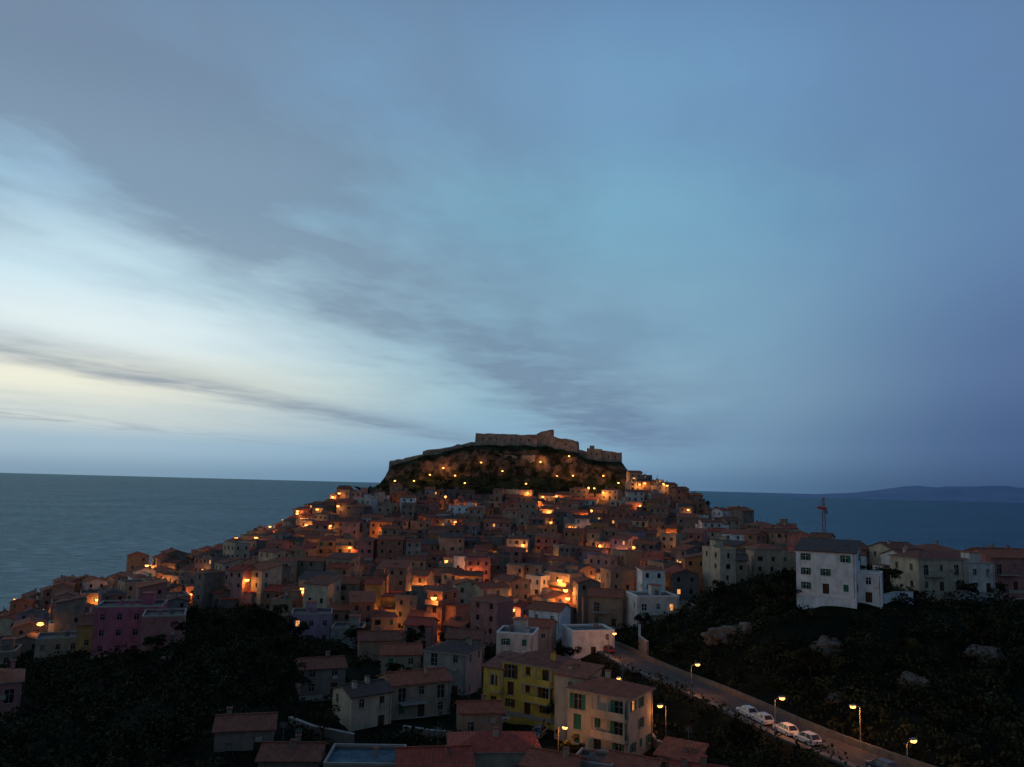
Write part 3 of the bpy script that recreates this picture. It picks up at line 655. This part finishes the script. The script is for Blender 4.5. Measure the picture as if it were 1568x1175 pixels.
# ------------------------------------------------------------------ crane
RED=mat('crane_red',(.35,.07,.04),var=.2); CG=mat('crane_grey',(.16,.2,.26),var=.2)
cr=link(bpy.data.objects.new('tower_crane',None)); cz=H(128,330); cr.location=(128,330,cz); cr.rotation_euler=(0,0,D(74))
TH=73.5-cz
def lattice(name,a,b_,wd,m,seg):
    B=MB(); a=Vector(a); b_=Vector(b_); d=(b_-a); L=d.length; d.normalize(); up=Vector((0,0,1)) if abs(d.z)<.9 else Vector((1,0,0)); x=d.cross(up).normalized(); y=x.cross(d)
    cs=[x*i*wd/2+y*j*wd/2 for i,j in ((-1,-1),(1,-1),(1,1),(-1,1))]
    for c in cs: B.beam(a+c,b_+c,.16)
    n=int(L/seg)
    for k in range(n):
        for q in range(4):
            c0,c1=cs[q],cs[(q+1)%4]; p=a+d*(L*k/n); p2=a+d*(L*(k+1)/n)
            B.beam(p+c0,p+c1,.09); B.beam(p+c0,p2+c1,.09)
    return B.obj(name,[m],parent=cr)
lattice('mast_lower',(0,0,-2),(0,0,TH*.55),1.1,CG,1.6); lattice('mast_upper',(0,0,TH*.55),(0,0,TH-5),1.1,RED,1.6)
lattice('apex',(0,0,TH-4),(0,0,TH),.6,RED,1.4); lattice('jib',(0,0,TH-4.5),(24,0,TH-4.5),.9,RED,1.5); lattice('counter_jib',(0,0,TH-4.5),(-8,0,TH-4.5),.9,RED,1.5)
B=MB(); B.beam((0,0,TH),(16,0,TH-4),.1); B.beam((0,0,TH),(-7.5,0,TH-4),.1); B.box(-8,-6,-.8,.8,TH-6.4,TH-4.9); B.box(.8,2.2,-1.7,-.6,TH-6.6,TH-5); B.beam((14,0,TH-5),(14,0,TH-13),.06); B.obj('ties_counterweight_cab',[CG],parent=cr)

# ------------------------------------------------------------------ rock outcrops
om=mat('outcrop_rock',(.17,.13,.10),var=.6,scale=.8,bump=.6,bscale=2)
for i,(x,y,s) in enumerate([(40,148,2.6),(43,146,1.8),(52,134,1.8),(60,122,1.6),(48,120,1.3),(74,128,2.0),(-60,150,1.6)]):
    bpy.ops.mesh.primitive_ico_sphere_add(subdivisions=4,radius=s,location=(x,y,H(x,y)+.2)); o=bpy.context.object; o.name='rock_outcrop'; o.data.materials.append(om)
    for v in o.data.vertices:
        k=1+.55*noise.fractal(v.co*.6+Vector((i*9,0,0)),1.0,2.1,4); v.co=Vector((v.co.x*k*1.4,v.co.y*k,v.co.z*k*.8))

# ------------------------------------------------------------------ vegetation
fm=bpy.data.materials.new('foliage'); fm.use_nodes=True; nt=fm.node_tree; b=nt.nodes['Principled BSDF']; b.inputs['Roughness'].default_value=.85; b.inputs['Specular IOR Level'].default_value=.1
tc=nt.nodes.new('ShaderNodeNewGeometry'); n1=nt.nodes.new('ShaderNodeTexNoise'); n1.inputs['Scale'].default_value=.3; n1.inputs['Detail'].default_value=5; nt.links.new(tc.outputs['Position'],n1.inputs['Vector'])
r1=nt.nodes.new('ShaderNodeValToRGB'); r1.color_ramp.elements[0].position=.4; r1.color_ramp.elements[0].color=(.004,.007,.003,1); r1.color_ramp.elements[1].position=.68; r1.color_ramp.elements[1].color=(.06,.062,.025,1)
nt.links.new(n1.outputs['Fac'],r1.inputs[0]); nt.links.new(r1.outputs[0],b.inputs['Base Color'])
bark=mat('bark',(.05,.038,.025),var=.3)
rs=np.random.RandomState(3)
def leaves_mesh(name,C,Rd,nl,size):
    n=len(C); c=np.repeat(C,nl,0); rd=np.repeat(Rd,nl,0); k=len(c)
    dv=rs.normal(size=(k,3)); dv/=np.linalg.norm(dv,axis=1)[:,None]; dv*=(rs.uniform(.35,1.0,(k,1))**.5)
    dv[:,2]=np.where(dv[:,2]<-.3,-dv[:,2],dv[:,2])
    p=c+dv*rd
    a=rs.normal(size=(k,3)); a/=np.linalg.norm(a,axis=1)[:,None]; t=rs.normal(size=(k,3)); b2=np.cross(a,t); b2/=np.linalg.norm(b2,axis=1)[:,None]
    s=size*rs.uniform(.6,1.4,(k,1))
    v=np.stack([p-a*s-b2*s*.5,p+a*s*.2-b2*s*.7,p+a*s+b2*s*.4,p-a*s*.3+b2*s*.7],1).reshape(-1,3)
    me=bpy.data.meshes.new(name); me.vertices.add(len(v)); me.vertices.foreach_set('co',v.astype(np.float32).ravel())
    me.loops.add(len(v)); me.loops.foreach_set('vertex_index',np.arange(len(v))); me.polygons.add(k)
    me.polygons.foreach_set('loop_start',np.arange(k)*4); me.polygons.foreach_set('loop_total',np.full(k,4)); me.update(); me.materials.append(fm)
    return me
pts=[]
N=26000
PX=rs.uniform(-190,150,N); PY=rs.uniform(78,260,N)
ZZ,RDD=Hn(PX,PY); tinn=inside_n(PX,PY,TOWN)
for x,y,z,rd_,ti in zip(PX,PY,ZZ,RDD,tinn):
    if abs(x)>.72*y+10 or z<2: continue
    if rd_<5.2: continue
    if ti and rs.rand()<.93: continue
    if noise.noise(Vector((x/9,y/9,5)))<-.36 : continue
    if -35<x<27 and 92<y<175 and rs.rand()<.5: continue
    bad=False
    for a,b_,c in NAMED:
        if abs(x-a)<c+1.6 and abs(y-b_)<c+1.8: bad=True;break
        if (b_-14<y<b_) and abs(x-a)<c+1 and rs.rand()<.55: bad=True;break
    if bad: continue
    pts.append((x,y,z))
pts=np.array(pts)
sr=rs.uniform(.55,1.85,len(pts))**1.25
me=leaves_mesh('hillside_shrubs',pts+np.stack([0*sr,0*sr,sr*.35],1),np.stack([sr*1.15,sr*1.15,sr*.95],1),34,.23)
link(bpy.data.objects.new('hillside_shrubs',me))
q=[(x,y,rock(x,y)) for x,y in zip(rs.uniform(-76,72,2200),rs.uniform(433,456,2200)) if noise.noise(Vector((x/7,y/5,9)))>.02]
q=np.array(q); s2=rs.uniform(.4,1.1,len(q)); link(bpy.data.objects.new('castle_slope_scrub',leaves_mesh('castle_slope_scrub',q,np.stack([s2*1.3,s2*1.3,s2*.8],1),26,.25)))
def tree_meshes(seed,h=7):
    rr=random.Random(seed); B=MB(); B.cyl((0,0,-.6),(.15,.1,h*.45),.26,.17,8)
    C=[];S=[]
    for i in range(9):
        a=i*2.4+rr.uniform(-.4,.4); z0=h*rr.uniform(.28,.45); L=rr.uniform(.22,.42)*h; e=(math.cos(a)*L,math.sin(a)*L,z0+rr.uniform(.15,.45)*h)
        B.cyl((.1,.08,z0),e,.11,.04,6); 
        for q in range(3):
            t=rr.uniform(.6,1.15); C.append((e[0]*t+rr.uniform(-.5,.5),e[1]*t+rr.uniform(-.5,.5),e[2]+rr.uniform(-.4,.8))); k=rr.uniform(.6,1.2); S.append((k*1.1,k*1.1,k*.75))
    return B.mesh('trunk',[bark],True),leaves_mesh('crown',np.array(C),np.array(S),90,.17)
TM=[tree_meshes(s) for s in (1,2,3,4)]
TR=[(-52,160,1),(-47,163,1.1),(-56,166,.95),(-43,170,.8),(-60,158,.9),(-50,172,.9),(-66,157,.7),(52,153,.8),(50.5,149,.75),(49,157,.8),(54,160,.9),(70,158,.8),(76,163,.8),(91,162,.6),(101,169,.6),
 (103,424,.8),(108,418,.8),(112,410,.75),(99,432,.8),(115,402,.7),(8,124,.6),(-33,128,.9),(-40,140,1),(30,180,.6),(12,160,.7),(45,170,.8),(62,128,.8),(75,130,.9),(47,128,.7),(-20,330,.8),(-35,360,.8),(10,300,.8),(-95,150,.9),(-62,140,.8),(114,168,.7),(-10,285,.8),(-70,300,.8),(40,370,.7),
 (-12,176,.8),(-20,182,.8),(-32,178,.8),(2,147,.6),(-18,142,.7),(9,108,.5),(-24,112,.7)]
for i,(x,y,s) in enumerate(TR):
    e=link(bpy.data.objects.new('tree',None)); e.location=(x,y,H(x,y)-.2); e.scale=(s,s,s); e.rotation_euler=(0,0,i*1.7)
    t=TM[i%4]; link(bpy.data.objects.new('trunk',t[0]),e); link(bpy.data.objects.new('crown',t[1]),e)

# ------------------------------------------------------------------ world sky
w=bpy.data.worlds.new('World'); sc.world=w; w.use_nodes=True; nt=w.node_tree; N_=nt.nodes; L_=nt.links
bg=N_['Background']; bg.inputs['Strength'].default_value=1.0
def inp(s,v):
    if isinstance(v,(int,float)): s.default_value=v
    elif isinstance(v,tuple): s.default_value=v
    else: L_.new(v,s)
def M(op,a,b_=0,c=0):
    n=N_.new('ShaderNodeMath'); n.operation=op; inp(n.inputs[0],a); inp(n.inputs[1],b_); inp(n.inputs[2],c); return n.outputs[0]
def MR(v,a,b_,c=0,d=1):
    n=N_.new('ShaderNodeMapRange'); n.interpolation_type='SMOOTHSTEP'; inp(n.inputs[0],v)
    for k,q in zip((1,2,3,4),(a,b_,c,d)): n.inputs[k].default_value=q
    return n.outputs[0]
def MIX(f,a,b_,bt='MIX'):
    n=N_.new('ShaderNodeMixRGB'); n.blend_type=bt; inp(n.inputs[0],f); inp(n.inputs[1],a); inp(n.inputs[2],b_); return n.outputs[0]
def ramp(v,st):
    n=N_.new('ShaderNodeValToRGB'); cr_=n.color_ramp; cr_.interpolation='EASE'
    while len(cr_.elements)<len(st): cr_.elements.new(.5)
    for e,(p,c) in zip(cr_.elements,st): e.position=p; e.color=(*s2l(c),1)
    inp(n.inputs[0],v); return n.outputs[0]
tc=N_.new('ShaderNodeTexCoord'); sp=N_.new('ShaderNodeSeparateXYZ'); L_.new(tc.outputs['Generated'],sp.inputs[0]); X_,Y_,Z_=sp.outputs
zc=M('MAXIMUM',Z_,0.0)
left=ramp(zc,[(0,(124,156,178)),(.035,(158,186,204)),(.065,(203,214,212)),(.105,(238,238,220)),(.16,(228,242,244)),(.23,(202,230,242)),(.33,(160,200,226)),(.45,(118,150,184)),(.6,(84,110,148))])
cen=ramp(zc,[(0,(102,138,170)),(.05,(132,170,196)),(.12,(150,190,208)),(.2,(146,194,214)),(.33,(128,184,210)),(.45,(120,168,206)),(.6,(98,136,180))])
rig=ramp(zc,[(0,(54,80,116)),(.06,(68,94,136)),(.15,(84,110,152)),(.3,(98,130,170)),(.45,(100,132,174)),(.6,(84,112,154))])
f1=MR(X_,-.50,.02); f2=MR(X_,.05,.58)
base=MIX(f2,MIX(f1,left,cen),rig)
zz=M('MAXIMUM',Z_,.022); U=M('DIVIDE',X_,zz); V=M('DIVIDE',Y_,zz)
s=M('SUBTRACT',U,M('MULTIPLY',V,.25)); al=M('ADD',V,M('MULTIPLY',U,.25))
def NOI(sx,sy,scl,det=5,off=0,rough=.55):
    cb=N_.new('ShaderNodeCombineXYZ'); inp(cb.inputs[0],M('MULTIPLY',s,sx)); inp(cb.inputs[1],M('MULTIPLY',al,sy)); cb.inputs[2].default_value=off
    n=N_.new('ShaderNodeTexNoise'); n.inputs['Scale'].default_value=scl; n.inputs['Detail'].default_value=det; n.inputs['Roughness'].default_value=rough; L_.new(cb.outputs[0],n.inputs['Vector']); return n.outputs['Fac']
nA=NOI(.55,.2,1.0,5,0); nB=NOI(1.4,.75,1.0,6,4); nC=NOI(.5,.22,1,4,9); nD=NOI(3.0,2.2,1,5,2,.55)
sd=M('ADD',s,M('ADD',M('MULTIPLY',M('SUBTRACT',nA,.5),1.3),M('MULTIPLY',M('SUBTRACT',nB,.5),.7)))
def band(c,wd):
    t=M('DIVIDE',M('SUBTRACT',sd,c),wd); return M('POWER',2.718,M('MULTIPLY',M('MULTIPLY',t,t),-1))
tex=M('MULTIPLY',MR(nB,.2,.7,.6,1.12),MR(nD,.25,.7,.80,1.1))
b1=M('MULTIPLY',band(-1.75,.92),tex); b2=M('MULTIPLY',M('MULTIPLY',band(-5.7,.8),MR(nC,.3,.6,.55,1.1)),tex)
b3=M('MULTIPLY',M('MULTIPLY',band(-.5,.95),MR(V,2.0,5,.2,.85)),MR(nC,.3,.6,.3,1)); b4=M('MULTIPLY',band(-12.3,1.2),MR(nB,.4,.62))
gen=M('MULTIPLY',MR(nB,.3,.72),MR(nA,.30,.62,.2,.85)); gen=M('MULTIPLY',gen,M('MULTIPLY',MR(s,1.6,-.8,.3,1.0),MR(V,4.0,1.7,.16,.95)))
dens=M('MINIMUM',M('ADD',M('ADD',M('MULTIPLY',b1,.85),M('MULTIPLY',b2,.72)),M('ADD',M('MULTIPLY',b3,.6),M('ADD',M('MULTIPLY',b4,.45),gen))),.95)
dens=M('MULTIPLY',dens,MR(zc,.025,.07))
ccol=MIX(MR(X_,-.3,.4),(*s2l((116,135,158)),1),(*s2l((90,113,150)),1))
sky=MIX(M('MULTIPLY',dens,.8),base,ccol)
ns=N_.new('ShaderNodeTexSky'); ns.sky_type='NISHITA'; ns.sun_disc=False; ns.sun_elevation=D(1.5); ns.sun_rotation=D(-52)
sky=MIX(1.0,sky,MIX(1.0,ns.outputs[0],(.003,.003,.003,1),'MULTIPLY'),'ADD')
dk=M('MULTIPLY',MR(Y_,-.55,.25,.58,1.0),MR(Z_,.6,.95,1.0,.65))
cbk=N_.new('ShaderNodeCombineXYZ'); [inp(cbk.inputs[i],dk) for i in range(3)]
sky=MIX(1.0,sky,cbk.outputs[0],'MULTIPLY')
L_.new(sky,bg.inputs['Color'])
sun=bpy.data.lights.new('sun','SUN'); sun.energy=.10; sun.angle=D(15); sun.color=(1,.86,.7)
so=link(bpy.data.objects.new('sun',sun)); v=Vector((math.sin(D(-52)),math.cos(D(-52)),math.tan(D(4)))); so.rotation_euler=v.to_track_quat('Z','Y').to_euler()

# ------------------------------------------------------------------ camera
cam=bpy.data.cameras.new('camera'); co=link(bpy.data.objects.new('camera',cam)); cam.lens=36*1230/1568; cam.sensor_width=36; cam.clip_end=200000; cam.clip_start=.5
co.matrix_world=Matrix.Translation((0,0,75))@Matrix.Rotation(D(97.23),4,'X')@Matrix.Rotation(D(1.5),4,'Z')
sc.camera=co
